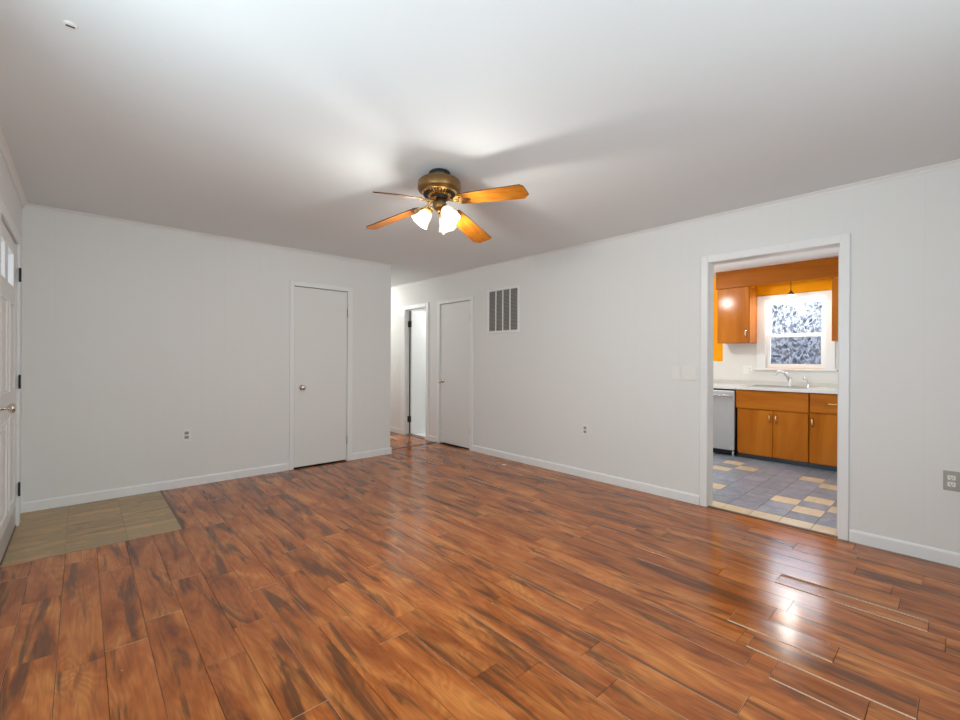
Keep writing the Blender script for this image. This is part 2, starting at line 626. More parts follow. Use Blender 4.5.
# ------------------------------------------------------------------ key planes
R, RB = 3.897, 4.017          # right wall (room face, kitchen face)
B, BB = 4.985, 5.105          # back wall
LF = -0.348                   # left wall face
H = 2.44
REAR = -1.0
HX = 2.967                      # end of the back wall: the hall starts here
KW = 6.78                     # far kitchen wall
KR, KL = 0.60, 3.6            # kitchen side walls
HEND = 8.0
KDOOR = (0.575, 1.437, 0.0, 2.05)
CDOOR = (4.475, 5.155, 0.0, 2.035)
BDOOR = (5.50, 6.09, 0.0, 2.03)
BACKD = (1.742, 2.370, 0.0, 2.037)
FDOOR = (3.60, 4.60, 0.0, 2.045)

# ------------------------------------------------------------------ floor of the room: every plank is a small island of one mesh
random.seed(11)
PW, PX0 = 0.1462, 0.076
JOINTS = {-3: [1.72], -2: [2.53], -1: [2.365], 0: [1.80], 1: [2.555, 1.43], 2: [2.02], 3: [2.223, 1.53], 4: [2.518, 1.30], 5: [1.98], 6: [1.68],
          7: [1.80, 1.263], 8: [1.152], 9: [0.89], 10: [1.60, 1.06], 11: [0.52], 12: [1.25], 13: [0.587], 14: [0.66, 0.10], 15: [0.742, 0.35], 17: [0.575],
          18: [0.043], 19: [0.695]}
mb = MB()
RAISED = {(13, 0.22, 0.50): 0.003, (14, 0.12, 0.62): 0.004, (15, 0.35, 0.742): 0.004, (19, 0.10, 0.695): 0.004}


def plank(x0, x1, y0, y1, k):
    g = 0.0006
    x0, x1, y0, y1 = x0 + g, x1 - g, y0 + g, y1 - g
    if x1 - x0 < 0.01 or y1 - y0 < 0.01:
        return
    h = random.uniform(-0.0003, 0.0003)
    t = [random.uniform(-0.00025, 0.00025) for _ in range(4)]
    worn = False
    for (kk, ya, yb), dz in RAISED.items():
        if kk == k and abs((y0 + y1) / 2 - (ya + yb) / 2) < 0.06 and y1 - y0 < 1.0:
            t = [dz, dz * 0.25, dz * 0.25, dz]
            worn = True
    c = 0.0011
    z = [h + q for q in t]
    v = [(x0 + c, y0 + c, z[0]), (x1 - c, y0 + c, z[1]), (x1 - c, y1 - c, z[2]), (x0 + c, y1 - c, z[3]),
         (x0, y0, z[0] - c), (x1, y0, z[1] - c), (x1, y1, z[2] - c), (x0, y1, z[3] - c),
         (x0, y0, -0.008), (x1, y0, -0.008), (x1, y1, -0.008), (x0, y1, -0.008)]
    f = [(0, 1, 2, 3)]
    for i in range(4):
        j = (i + 1) % 4
        f.append((4 + i, 4 + j, j, i))
        f.append((8 + i, 8 + j, 4 + j, 4 + i))
    vs, fs = mb._new(v, f)
    if worn:
        for q in fs[7:9]:
            q.material_index = 1
    for q in (1, 3, 5, 7):
        if random.random() < 0.28:
            fs[q].material_index = 3  # some chamfers coloured lighter to paint light glinting off the plank edges


def plank_run(x0, x1, ya, yb, k):
    cuts = list(JOINTS.get(k, []))
    for (kk, a, b2) in RAISED:
        if kk == k:
            cuts += [a, b2]
    if not cuts:
        cuts = [random.uniform(0.0, 1.2)]
    y = max(cuts)
    while y < yb:
        y += random.choice((1.2, 1.2, 0.9, 0.6))
        cuts.append(y)
    y = min(cuts)
    while y > ya:
        y -= random.choice((1.2, 1.2, 0.8))
        cuts.append(y)
    ys = sorted({ya, yb} | {c for c in cuts if ya + 0.05 < c < yb - 0.05})
    ys = [y for i, y in enumerate(ys) if i == 0 or y - ys[i - 1] > 0.02]
    for a, b2 in zip(ys[:-1], ys[1:]):
        plank(x0, x1, a, b2, k)


FX1, FY0 = 0.545, 3.768       # vinyl entry patch
k = -3
while PX0 + k * PW < R:
    x0, x1 = max(PX0 + k * PW, LF + 0.002), min(PX0 + (k + 1) * PW, R - 0.002)
    segs = []
    if x1 <= FX1:
        segs = [(x0, x1, FY0)]
    elif x0 < FX1:
        segs = [(x0, x1, FY0 - 0.001)]
        plank(FX1, x1, FY0, B - 0.002, 99)
    elif x1 <= HX:
        segs = [(x0, x1, B - 0.002)]
    elif x0 < HX:
        segs = [(x0, HX, B - 0.002), (HX, x1, 5.215)]
    else:
        segs = [(x0, x1, 5.215)]
    for s in segs:
        plank_run(s[0], s[1], REAR + 0.002, s[2], k)
    k += 1
mb.box(LF - 0.12, RB + 0.6, REAR, 5.4, -0.06, -0.0082, mi=2)
struct(mb, 'floor', ['floor', 'worn', 'subfloor', 'bevel'], 'glossy orange-brown acacia-look laminate plank floor of the living room', 'floor')

mb = MB()
mb.box(LF - 0.12, KW + 0.12, REAR - 0.12, HEND + 0.12, -0.20, -0.07)
struct(mb, 'floor', 'subfloor', 'dark subfloor slab under the whole house', 'subfloor')

# hall floor
mb = MB()
random.seed(5)
y = 5.262
row = 0
while y < HEND:
    x = HX + 0.002 - random.uniform(0, 0.5)
    while x < R - 0.01:
        x1 = min(x + 0.8, R - 0.002)
        plank(max(x, HX + 0.002), x1, y, min(y + PW, HEND), 99)
        x += 0.8
    y += PW
mb.box(HX, R, 5.4, HEND, -0.06, -0.0082, mi=2)
struct(mb, 'floor', ['floor', 'worn', 'subfloor', 'bevel'], 'warm laminate floor of the narrow hall beyond the dark threshold', 'floor')

# vinyl entry tiles (12 inch squares)
mb = MB()
xs = [LF + 0.002, -0.072, 0.238, FX1]
ys = [FY0, 4.07, 4.375, 4.68, B - 0.002]
for i in range(3):
    for j in range(4):
        mb.box(xs[i] + 0.001, xs[i + 1] - 0.001, ys[j] + 0.0007, ys[j + 1] - 0.0007, -0.004, 0.0015)
mb.box(LF, FX1, FY0, B, -0.008, -0.001, mi=1)
struct(mb, 'floor', ['slate', 'grout_tan'], 'olive and tan slate-look vinyl tile patch inside the front door', 'entry floor')

# kitchen floor: 8 inch tiles, mostly blue grey, a few tan
TAN = {(1, 2), (0, 3), (0, 1), (-1, 2), (1, 7), (0, 6), (-1, 7), (5, 8), (4, 7), (5, 6), (4, 2)}
mb = MB()
TS = 0.2015
for i in range(-1, 14):
    y0 = 0.743 + TS * i
    y1 = y0 + TS
    y0, y1 = max(y0, KR + 0.002), min(y1, KL - 0.002)
    if y1 - y0 < 0.02:
        continue
    if i == -1:
        mb.box(R + 0.048, RB - 0.001, KDOOR[0] + 0.001, y0, -0.01, 0.0005, mi=1)
    mb.box(R + 0.048, 4.108, y0 + 0.002, y1 - 0.002, -0.01, 0.0005, mi=1)
    for j in range(0, 14):
        x0 = 4.114 + TS * j
        x1 = min(x0 + TS, KW - 0.002)
        if x1 - x0 < 0.02:
            continue
        mb.box(x0 + 0.002, x1 - 0.002, y0 + 0.002, y1 - 0.002, -0.01, random.uniform(0.0002, 0.0008), mi=1 if (i, j) in TAN else 0)
mb.box(R + 0.03, RB, KDOOR[0], KDOOR[1], -0.06, -0.002, mi=2)
mb.box(RB, KW, KR, KL, -0.06, -0.002, mi=2)
struct(mb, 'floor', ['tile_blue', 'tile_tan', 'grout'], 'blue-grey and tan small-tile floor of the kitchen', 'kitchen floor')

mb = MB()
mb.box(RB - 0.03, 6.2, 5.40, HEND, -0.06, 0.001)
struct(mb, 'floor', 'bath_floor', 'white floor seen behind the open bathroom door', 'bathroom floor')

# ------------------------------------------------------------------ ceiling and walls
mb = MB()
mb.box(LF - 0.12, KW + 0.12, REAR - 0.12, HEND + 0.12, H, H + 0.08)
struct(mb, 'ceiling', 'ceiling', 'flat white painted ceiling', 'ceiling')

struct(MB().grid_wall(0, B, BB, LF - 0.12, HX, 0, H, [BACKD]), 'wall_back', 'wall_x', 'white panelled back wall with the single closet door', 'wall')
struct(MB().grid_wall(1, R, RB, REAR, HEND, 0, H, [KDOOR, CDOOR, BDOOR]), 'wall_right', 'wall_y', 'long white panelled wall with the kitchen opening and return air grille', 'wall')
struct(MB().grid_wall(1, LF - 0.12, LF, REAR, B, 0, H, [FDOOR, (0.7, 1.9, 0.85, 2.1)]), 'wall_left', 'wall_y', 'white front wall holding the entry door at the left edge', 'wall')
struct(MB().grid_wall(0, REAR - 0.12, REAR, LF - 0.12, RB, 0, H, [(0.15, 1.75, 0.85, 2.1)]), 'wall_rear', 'wall_x', 'white wall behind the camera with an added wide window', 'wall')
struct(MB().grid_wall(1, HX - 0.12, HX, BB, HEND, 0, H, []), 'wall_hall', 'wall_y', 'white left wall of the hall', 'wall')
struct(MB().grid_wall(0, HEND, HEND + 0.12, HX - 0.12, 6.3, 0, H, []), 'wall_end', 'wall_x', 'white wall at the far end of the hall', 'wall')
# closets behind the two shut doors (thin boxes)
mb = MB()
mb.box(1.6, 1.62, BB, BB + 0.6, 0, H)
mb.box(2.5, 2.52, BB, BB + 0.6, 0, H)
mb.box(1.62, 2.5, BB + 0.58, BB + 0.6, 0, H)
mb.box(1.62, 2.5, BB, BB + 0.58, -0.03, -0.005)
struct(mb, 'wall_closet', 'wall_x', 'inside of the closet behind the back wall door', 'wall')
mb = MB()
mb.box(RB, RB + 0.6, 4.36, 4.38, 0, H)
mb.box(RB, RB + 0.6, 5.28, 5.36, 0, H)
mb.box(RB + 0.58, RB + 0.6, 4.38, 5.28, 0, H)
mb.box(RB, RB + 0.58, 4.38, 5.28, -0.03, -0.005)
struct(mb, 'wall_closet', 'wall_y', 'inside of the closet beside the hall', 'wall')
# bathroom
mb = MB()
mb.box(6.2, 6.3, 5.28, HEND, 0, H)
mb.box(RB + 0.6, 6.2, 5.28, 5.36, 0, H)
struct(mb, 'wall_bathroom', 'ceiling', 'white bathroom walls behind the half open door', 'wall')
# kitchen shell
WIN = (1.125, 1.780, 1.135, 2.035)
struct(MB().grid_wall(1, KW, KW + 0.12, KR - 0.1, KL + 0.1, 0, H, [WIN]), 'wall_kitchen', 'orange', 'bright orange far wall of the kitchen around the window', 'wall')
mb = MB()
mb.box(RB, KW, KR - 0.1, KR, 0, H)
mb.box(RB, KW, KL, KL + 0.1, 0, H)
struct(mb, 'wall_kitchen', 'ceiling', 'white side walls of the kitchen', 'wall')

# white backsplash panels on the kitchen wall
mb = MB()
mb.box(KW - 0.004, KW, KR, 2.300, 0.90, 1.115)
mb.box(KW - 0.004, KW, 1.8725, 2.300, 1.115, 1.62)
mb.box(KW - 0.004, KW, KR, 1.0345, 1.115, 1.62)
mb.box(KW - 0.004, KW, 2.300, KL, 0.90, 1.195)
mb.box(KW - 0.012, KW, 2.300, KL, 1.195, 1.222)
struct(mb, 'backsplash', 'splash', 'white panel backsplash above the kitchen counter', 'backsplash')

# ------------------------------------------------------------------ trim
BH, BT = 0.083, 0.013


def base_y(a, b2, x, s):
    """baseboard along Y on plane x; s = direction into the room"""
    m_ = MB()
    m_.prism([(x, 0.001), (x + s * BT, 0.001), (x + s * BT, BH - 0.012), (x + s * 0.006, BH), (x, BH)], a, b2, 1)
    return m_


def base_x(a, b2, y, s):
    m_ = MB()
    m_.prism([(y, 0.001), (y + s * BT, 0.001), (y + s * BT, BH - 0.012), (y + s * 0.006, BH), (y, BH)], a, b2, 0)
    return m_


def casing_y(x, s, a, b2, ztop, w0, w1, wt):
    """flat casing round an opening in a wall that runs along Y"""
    m_ = MB()
    xa, xb = sorted((x, x + s * 0.016))
    m_.box(xa, xb, a - w0, a, 0.001, ztop + wt, 0.003)
    m_.box(xa, xb, b2, b2 + w1, 0.001, ztop + wt, 0.003)
    m_.box(xa, xb, a, b2, ztop, ztop + wt, 0.003)
    return m_


struct(base_y(REAR, 0.515, R, -1), 'baseboard_right', 'trim', 'white baseboard on the right of the kitchen opening', 'baseboard')
struct(base_y(1.497, 4.412, R, -1), 'baseboard_right', 'trim', 'white baseboard between the kitchen opening and the closet by the hall', 'baseboard')
struct(base_y(5.222, 5.435, R, -1), 'baseboard_right', 'trim', 'short white baseboard between the closet door and the bathroom door', 'baseboard')
struct(base_y(6.2, HEND, R, -1), 'baseboard_right', 'trim', 'white baseboard beyond the bathroom door at the hall end', 'baseboard')
struct(base_x(LF, 1.692, B, -1), 'baseboard_back', 'trim', 'white baseboard left of the back wall closet door', 'baseboard')
m_ = base_x(2.432, HX + BT, B, -1)
m_.box(HX, HX + BT, B - BT + 0.001, 5.2, 0.001, BH)
struct(m_, 'baseboard_back', 'trim', 'short white baseboard right of the back wall closet door, turning into the hall', 'baseboard')
struct(base_y(REAR, FDOOR[0] - 0.09, LF, 1), 'baseboard_left', 'trim', 'white baseboard on the front wall', 'baseboard')

struct(casing_y(R, -1, KDOOR[0], KDOOR[1], KDOOR[3], 0.057, 0.057, 0.06), 'trim_1', 'trim', 'white casing round the kitchen opening', 'door casing')
struct(casing_y(R, -1, CDOOR[0], CDOOR[1], CDOOR[3], 0.060, 0.063, 0.05), 'trim_2', 'trim', 'white casing round the closet door beside the hall', 'door casing')
struct(casing_y(R, -1, BDOOR[0], BDOOR[1], BDOOR[3], 0.06, 0.11, 0.06), 'trim_3', 'trim', 'white casing round the bathroom doorway', 'door casing')
m_ = MB()
for a, b2 in ((BACKD[0] - 0.047, BACKD[0]), (BACKD[1], BACKD[1] + 0.06)):
    m_.box(a, b2, B - 0.016, B, 0.001, BACKD[3] + 0.05, 0.003)
m_.box(BACKD[0], BACKD[1], B - 0.016, B, BACKD[3], BACKD[3] + 0.05, 0.003)
struct(m_, 'trim_4', 'trim', 'white casing round the closet door in the back wall', 'door casing')
struct(casing_y(LF, 1, FDOOR[0], FDOOR[1], FDOOR[3], 0.08, 0.10, 0.07), 'trim_5', 'trim', 'white casing round the front door', 'door casing')

# small crown moulding
CR = 0.03
m_ = MB()
prof = [(0, H), (0, H - CR), (0.007, H - CR), (0.010, H - 0.019), (0.019, H - 0.010), (CR, H - 0.006), (CR, H)]
m_.prism([(R - u, z) for u, z in prof], REAR, HEND, 1)
struct(m_, 'trim_6', 'crown', 'narrow white crown moulding along the right wall', 'crown moulding')
m_ = MB()
m_.prism([(B - u, z) for u, z in prof], LF, HX, 0)
struct(m_, 'trim_7', 'crown', 'narrow white crown moulding along the back wall', 'crown moulding')
m_ = MB()
m_.prism([(LF + u, z) for u, z in prof], REAR, B, 1)
struct(m_, 'trim_8', 'crown', 'narrow white crown moulding along the front wall', 'crown moulding')

# thresholds
m_ = MB()
m_.prism([(5.213, 0.0), (5.217, 0.006), (5.258, 0.006), (5.264, 0.0), (5.264, -0.006), (5.213, -0.006)], HX + BT, R - BT, 0)
struct(m_, 'trim_9', 'threshold', 'dark wood threshold strip across the mouth of the hall', 'threshold')
m_ = MB()
m_.prism([(R + 0.002, 0.0), (R + 0.008, 0.004), (R + 0.036, 0.004), (R + 0.046, 0.0005), (R + 0.046, -0.008), (R + 0.002, -0.008)], KDOOR[0], KDOOR[1], 1)
struct(m_, 'trim_10', 'threshold', 'dark wood threshold strip under the kitchen opening', 'threshold')
m_ = MB()
m_.box(R + 0.002, RB, BDOOR[0], BDOOR[1], -0.006, 0.005, 0.002)
struct(m_, 'trim_11', 'threshold', 'dark threshold strip of the bathroom doorway', 'threshold')
m_ = MB()
m_.box(FX1 - 0.006, FX1 + 0.012, FY0, B - BT - 0.001, 0.0005, 0.004, 0.001)
struct(m_, 'trim_12', 'threshold', 'thin dark edge strip on the right side of the tiled entry', 'threshold')
m_ = MB()
m_.box(LF - 0.118, LF + 0.004, FDOOR[0], FDOOR[1], -0.004, 0.012, 0.002)
struct(m_, 'trim_13', 'threshold', 'dark sill under the front door', 'threshold')


# ------------------------------------------------------------------ doors
def knob(parent, base, axis, mat='nickel'):
    m_ = MB()
    m_.lathe([(0.031, 0), (0.031, 0.003), (0.027, 0.007), (0.012, 0.010), (0.010, 0.030), (0.013, 0.036), (0.024, 0.042), (0.0285, 0.052),
              (0.0275, 0.062), (0.020, 0.068), (0.008, 0.070)], base, axis, 24)
    o = m_.build('door_knob', mat, parent)
    o['label'] = 'satin metal door knob'
    return o


def hinge(parent, p, axis_out, along, h=0.095, mat='black', leafw=0.012):
    """barrel hinge at p, standing out along axis_out; along = direction across the door face"""
    p = Vector(p)
    ao, al = Vector(axis_out), Vector(along)
    m_ = MB()
    c = p + ao * 0.005
    m_.cyl(c - Vector((0, 0, h / 2)), c + Vector((0, 0, h / 2)), 0.0065, 10)
    a = p - al * leafw
    b2 = p + al * leafw + ao * 0.003
    lo = [min(a[i], b2[i]) for i in range(3)]
    hi = [max(a[i], b2[i]) for i in range(3)]
    m_.box(lo[0], hi[0], lo[1], hi[1], p.z - h / 2 + 0.004, p.z + h / 2 - 0.004)
    return m_.build('hinge', mat, parent)


# closet door in the back wall
d = empty('door_2', ((BACKD[0] + BACKD[1]) / 2, B + 0.02, 0), 'plain white flush closet door in the back wall', 'door', kind='structure')
m_ = MB()
m_.box(BACKD[0] + 0.006, BACKD[1] - 0.003, B + 0.002, B + 0.037, 0.016, BACKD[3] - 0.006, 0.002)
m_.build('leaf', 'door', d)
knob(d, (1.832, B + 0.002, 0.905), (0, -1, 0))
for z in (0.25, 1.78):
    hinge(d, (BACKD[1] - 0.001, B - 0.004, z), (0, -1, 0), (1, 0, 0), mat='grey_plate', leafw=0.004)
# closet door in the right wall
d = empty('door_3', (R + 0.02, (CDOOR[0] + CDOOR[1]) / 2, 0), 'plain white flush closet door beside the hall', 'door', kind='structure')
m_ = MB()
m_.box(R + 0.002, R + 0.037, CDOOR[0] + 0.003, CDOOR[1] - 0.006, 0.022, CDOOR[3] - 0.006, 0.002)
m_.build('leaf', 'door', d)
knob(d, (R + 0.002, CDOOR[1] - 0.065, 0.915), (-1, 0, 0))
for z in (0.27, 1.79):
    hinge(d, (R - 0.004, CDOOR[0] + 0.001, z), (-1, 0, 0), (0, 1, 0), mat='grey_plate', leafw=0.004)
# bathroom door, standing open into the bathroom
d = empty('door_4', (RB + 0.02, BDOOR[1] - 0.02, 0), 'white bathroom door standing open at the end of the hall wall', 'door', kind='structure')
m_ = MB()
m_.box(RB - 0.046, RB + 0.54, BDOOR[1] - 0.070, BDOOR[1] - 0.035, 0.02, 2.02, 0.002)
m_.build('leaf', 'door', d)
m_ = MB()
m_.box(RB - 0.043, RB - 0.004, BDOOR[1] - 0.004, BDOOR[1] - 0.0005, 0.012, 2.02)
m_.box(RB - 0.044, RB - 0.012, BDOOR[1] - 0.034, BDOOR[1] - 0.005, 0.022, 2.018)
m_.build('gap_shade_strip', 'gap_shade', d)  # black filler that paints the shade in the gap beside the hinges
for z in (0.25, 1.80):
    m_ = MB()
    m_.box(RB - 0.075, RB - 0.044, BDOOR[1] - 0.003, BDOOR[1] - 0.0005, z - 0.05, z + 0.05)
    m_.box(RB - 0.049, RB - 0.047, BDOOR[1] - 0.068, BDOOR[1] - 0.012, z - 0.05, z + 0.05)
    m_.cyl((RB - 0.052, BDOOR[1] - 0.012, z - 0.05), (RB - 0.052, BDOOR[1] - 0.012, z + 0.05), 0.009, 10)
    m_.build('hinge', 'bronze', d)
# stop moulding inside the bathroom doorway
m_ = MB()
m_.box(RB - 0.065, RB - 0.04, BDOOR[0], BDOOR[0] + 0.012, 0.006, BDOOR[3])
m_.box(RB - 0.065, RB - 0.04, BDOOR[0] + 0.012, BDOOR[1] - 0.012, BDOOR[3] - 0.012, BDOOR[3])
struct(m_, 'trim_14', 'trim', 'white stop moulding inside the bathroom doorway', 'door stop')

# front door
d = empty('door_1', (LF - 0.02, (FDOOR[0] + FDOOR[1]) / 2, 0), 'white panelled front door with small top window panes at the left edge', 'door', kind='structure')
x0, x1 = LF - 0.046, LF - 0.004
LITES = [(3.69, 3.985, 1.715, 1.945), (4.135, 4.455, 1.715, 1.945)]
m_ = MB().grid_wall(1, x0, x1, FDOOR[0] + 0.004, FDOOR[1] - 0.004, 0.014, FDOOR[3] - 0.006, LITES)
m_.build('leaf', 'door', d)
for a, b2, c, e in LITES:
    m_ = MB()
    m_.box(x0 + 0.018, x0 + 0.022, a, b2, c, e)
    m_.build('pane', 'glass', d)
for a, b2, c, e in ((3.75, 4.06, 1.00, 1.60), (4.20, 4.50, 1.00, 1.60), (3.75, 4.06, 0.22, 0.83), (4.20, 4.50, 0.22, 0.83)):
    m_ = MB()
    w = 0.022
    t = x1 + 0.007
    for q in ((a, a + w, c, e), (b2 - w, b2, c, e), (a + w, b2 - w, c, c + w), (a + w, b2 - w, e - w, e)):
        m_.prism([(x1, q[0]), (t, q[0] + 0.005), (t, q[1] - 0.005), (x1, q[1])], q[2], q[3], 2) if q[3] - q[2] > 0.1 else \
            m_.prism([(x1, q[2]), (t, q[2] + 0.005), (t, q[3] - 0.005), (x1, q[3])], q[0], q[1], 1)
    m_.prism([(x1, a + 0.045), (x1 + 0.005, a + 0.07), (x1 + 0.005, b2 - 0.07), (x1, b2 - 0.045)], c + 0.05, e - 0.05, 2)
    m_.build('panel_moulding', 'door', d)
m_ = MB()
m_.box(x1, x1 + 0.004, FDOOR[0] + 0.02, FDOOR[1] - 0.02, 0.02, 0.15, 0.001)
m_.build('door_foot_strip', 'kick', d)  # light grey strip across the foot of the front door
knob(d, (x1, 3.745, 0.93), (1, 0, 0))
for z in (0.27, 1.05, 1.825):
    hinge(d, (LF + 0.012, FDOOR[1] + 0.002, z), (1, 0, 0), (0, 1, 0), h=0.10, leafw=0.018)

# ------------------------------------------------------------------ unseen picture window and rear window, added to bring light into the room
def added_window_frame(axis, c, a0, a1, z0, z1, label, name, bars):
    w = empty(name, ((c, (a0 + a1) / 2, z0) if axis == 1 else ((a0 + a1) / 2, c, z0)), label, 'window', kind='structure')
    m_ = MB()

    def bx(u0, u1, v0, v1, t=0.03):
        if axis == 1:
            m_.box(c - t, c + t, u0, u1, v0, v1, 0.003)
        else:
            m_.box(u0, u1, c - t, c + t, v0, v1, 0.003)
    f = 0.05
    bx(a0, a0 + f, z0, z1)
    bx(a1 - f, a1, z0, z1)
    bx(a0 + f, a1 - f, z0, z0 + f)
    bx(a0 + f, a1 - f, z1 - f, z1)
    for u in bars:
        bx(u - 0.025, u + 0.025, z0 + f, z1 - f, 0.025)
    m_.build('added_window_frame', 'trim', w)
    return w


added_window_frame(1, LF - 0.06, 0.7, 1.9, 0.85, 2.1, 'unseen white framed picture window added in the front wall for light', 'added_window_2', (1.3,))
added_window_frame(0, REAR - 0.06, 0.15, 1.75, 0.85, 2.1, 'unseen white framed wide window added behind the camera for light', 'added_window_3', (0.68, 1.22))

# ------------------------------------------------------------------ kitchen window
w = empty('window_1', (KW, 1.452, 1.11), 'white double-hung kitchen window above the sink', 'window', kind='structure')
m_ = MB()
m_.box(KW - 0.018, KW, 1.035, WIN[0], 1.135, 2.10, 0.003)
m_.box(KW - 0.018, KW, WIN[1], 1.872, 1.135, 2.10, 0.003)
m_.box(KW - 0.018, KW, WIN[0], WIN[1], WIN[3], 2.10, 0.003)
m_.build('casing', 'trim', w)
m_ = MB()
m_.box(KW - 0.016, KW + 0.12, WIN[0], WIN[0] + 0.011, WIN[2], WIN[3])
m_.box(KW - 0.016, KW + 0.12, WIN[1] - 0.011, WIN[1], WIN[2], WIN[3])
m_.box(KW - 0.016, KW + 0.12, WIN[0] + 0.011, WIN[1] - 0.011, WIN[3] - 0.002, WIN[3])
m_.box(KW + 0.05, KW + 0.12, WIN[0] + 0.011, WIN[1] - 0.011, WIN[2], WIN[2] + 0.002)
m_.build('jamb', 'trim', w)
m_ = MB()
m_.box(KW - 0.045, KW + 0.05, 1.012, 1.895, 1.108, 1.134, 0.004)
m_.build('window_sill', 'trim', w)


def sash(x0, x1, z0, z1, name, st, rb, rt_):
    m_ = MB()
    a, b2 = WIN[0] + 0.012, WIN[1] - 0.012
    m_.box(x0, x1, a, a + st, z0, z1, 0.003)
    m_.box(x0, x1, b2 - st, b2, z0, z1, 0.003)
    m_.box(x0, x1, a + st, b2 - st, z0, z0 + rb, 0.003)
    m_.box(x0, x1, a + st, b2 - st, z1 - rt_, z1, 0.003)
    o = m_.build(name, 'trim', w)
    g_ = MB()
    xm = (x0 + x1) / 2
    g_.box(xm - 0.002, xm + 0.002, a + st, b2 - st, z0 + rb, z1 - rt_)
    g_.build('pane', 'glass', o)
    return o


sash(KW + 0.030, KW + 0.058, 1.137, 1.590, 'lower_sash', 0.045, 0.055, 0.045)
sash(KW + 0.062, KW + 0.090, 1.545, 2.033, 'upper_sash', 0.045, 0.045, 0.05)
m_ = MB()
m_.box(KW + 0.100, KW + 0.103, WIN[0] + 0.02, WIN[1] - 0.02, 1.16, 1.57)
m_.build('insect_screen', 'screen', w)

# ------------------------------------------------------------------ kitchen cupboards
XF = 6.172      # front of the base units
XT = 6.240      # toe kick


def pull_vertical(parent, x, y, z, h=0.085, mat='gold'):
    m_ = MB()
    pts = [(x, y, z - h / 2), (x - 0.018, y, z - h / 2 + 0.012), (x - 0.024, y, z), (x - 0.018, y, z + h / 2 - 0.012), (x, y, z + h / 2)]
    m_.tube(pts, 0.006, 8, radii=[0.012, 0.009, 0.0085, 0.009, 0.012])
    m_.lathe([(0.012, 0), (0.010, 0.004), (0.004, 0.006)], (x, y, z - h / 2), (-1, 0, 0), 10)
    m_.lathe([(0.012, 0), (0.010, 0.004), (0.004, 0.006)], (x, y, z + h / 2), (-1, 0, 0), 10)
    return m_.build('handle', mat, parent)


def pull_horizontal(parent, x, y, z, w_=0.09, mat='gold'):
    m_ = MB()
    pts = [(x, y - w_ / 2, z), (x - 0.018, y - w_ / 2 + 0.012, z), (x - 0.024, y, z), (x - 0.018, y + w_ / 2 - 0.012, z), (x, y + w_ / 2, z)]
    m_.tube(pts, 0.006, 8, radii=[0.012, 0.009, 0.0085, 0.009, 0.012])
    return m_.build('handle', mat, parent)


DT = 0.02
c = empty('sink_cabinet', (6.46, 1.56, 0), 'orange-brown wooden base cabinet with two doors under the sink', 'cabinet')
m_ = MB()
m_.box(XF + DT + 0.001, KW - 0.006, 1.182, 1.204, 0.08, 0.868)
m_.box(XF + DT + 0.001, KW - 0.006, 1.903, 1.925, 0.08, 0.868)
m_.box(XF + DT + 0.001, KW - 0.006, 1.204, 1.903, 0.08, 0.10)
m_.box(XF + DT + 0.001, XF + 0.045, 1.204, 1.903, 0.62, 0.868)
m_.box(XF + DT + 0.001, XF + 0.045, 1.53, 1.56, 0.10, 0.62)
m_.build('body', 'cab', c)
m_ = MB()
m_.box(XF, XF + DT, 1.183, 1.938, 0.634, 0.862, 0.004)
m_.build('false_front', 'cab_h', c)
for y0, y1, yh in ((1.184, 1.531, 1.500), (1.535, 1.908, 1.566)):
    m_ = MB()
    m_.box(XF, XF + DT, y0, y1, 0.066, 0.622, 0.004)
    dr = m_.build('door', 'cab', c)
    pull_vertical(dr, XF, yh, 0.535)
m_ = MB()
m_.box(XT, XT + 0.015, 1.182, 1.925, 0.002, 0.079)
m_.build('toe_kick', 'toe', c)

c = empty('drawer_cabinet', (6.46, 0.9, 0), 'orange-brown wooden base cabinet with a drawer, right of the sink cabinet', 'cabinet')
m_ = MB()
m_.box(XF + DT + 0.001, KW - 0.006, 1.150, 1.178, 0.08, 0.868)
m_.box(XF + DT + 0.001, KW - 0.006, KR + 0.004, KR + 0.026, 0.08, 0.868)
m_.box(XF + DT + 0.001, KW - 0.006, KR + 0.026, 1.150, 0.08, 0.10)
m_.box(XF + DT + 0.001, XF + 0.04, KR + 0.026, 1.150, 0.60, 0.655)
m_.build('body', 'cab', c)
m_ = MB()
m_.box(XF, XF + DT, 0.735, 1.171, 0.645, 0.862, 0.004)
dr = m_.build('drawer', 'cab_h', c)
pull_horizontal(dr, XF, 0.965, 0.752)
m_ = MB()
m_.box(XF, XF + DT, 0.735, 1.171, 0.066, 0.630, 0.004)
dr = m_.build('door', 'cab', c)
pull_vertical(dr, XF, 1.146, 0.53)
m_ = MB()
m_.box(XF, XF + DT, KR + 0.004, 0.729, 0.066, 0.862, 0.004)
m_.build('end_filler', 'cab', c)
m_ = MB()
m_.box(XT, XT + 0.015, KR + 0.004, 1.178, 0.002, 0.079)
m_.build('toe_kick', 'toe', c)

# dishwasher
c = empty('dishwasher', (6.45, 2.25, 0), 'stainless steel dishwasher left of the sink cabinet', 'dishwasher')
m_ = MB()
m_.box(XF + 0.02, KW - 0.02, 1.955, 2.545, 0.09, 0.865)
m_.build('body', 'black', c)
m_ = MB()
m_.box(XF - 0.022, XF + 0.02, 1.948, 2.548, 0.085, 0.845, 0.006, seg=2)
dr = m_.build('door', 'steel', c)
m_ = MB()
m_.cyl((XF - 0.066, 1.985, 0.785), (XF - 0.066, 2.51, 0.785), 0.019, 14)
for yy in (1.985, 2.51):
    m_.tube([(XF - 0.066, yy, 0.785), (XF - 0.05, yy, 0.775), (XF - 0.022, yy, 0.765)], 0.016, 10)
m_.build('handle', 'chrome', dr)
m_ = MB()
m_.box(XT - 0.01, XT + 0.01, 1.955, 2.545, 0.012, 0.085)
m_.build('toe_panel', 'black', c)
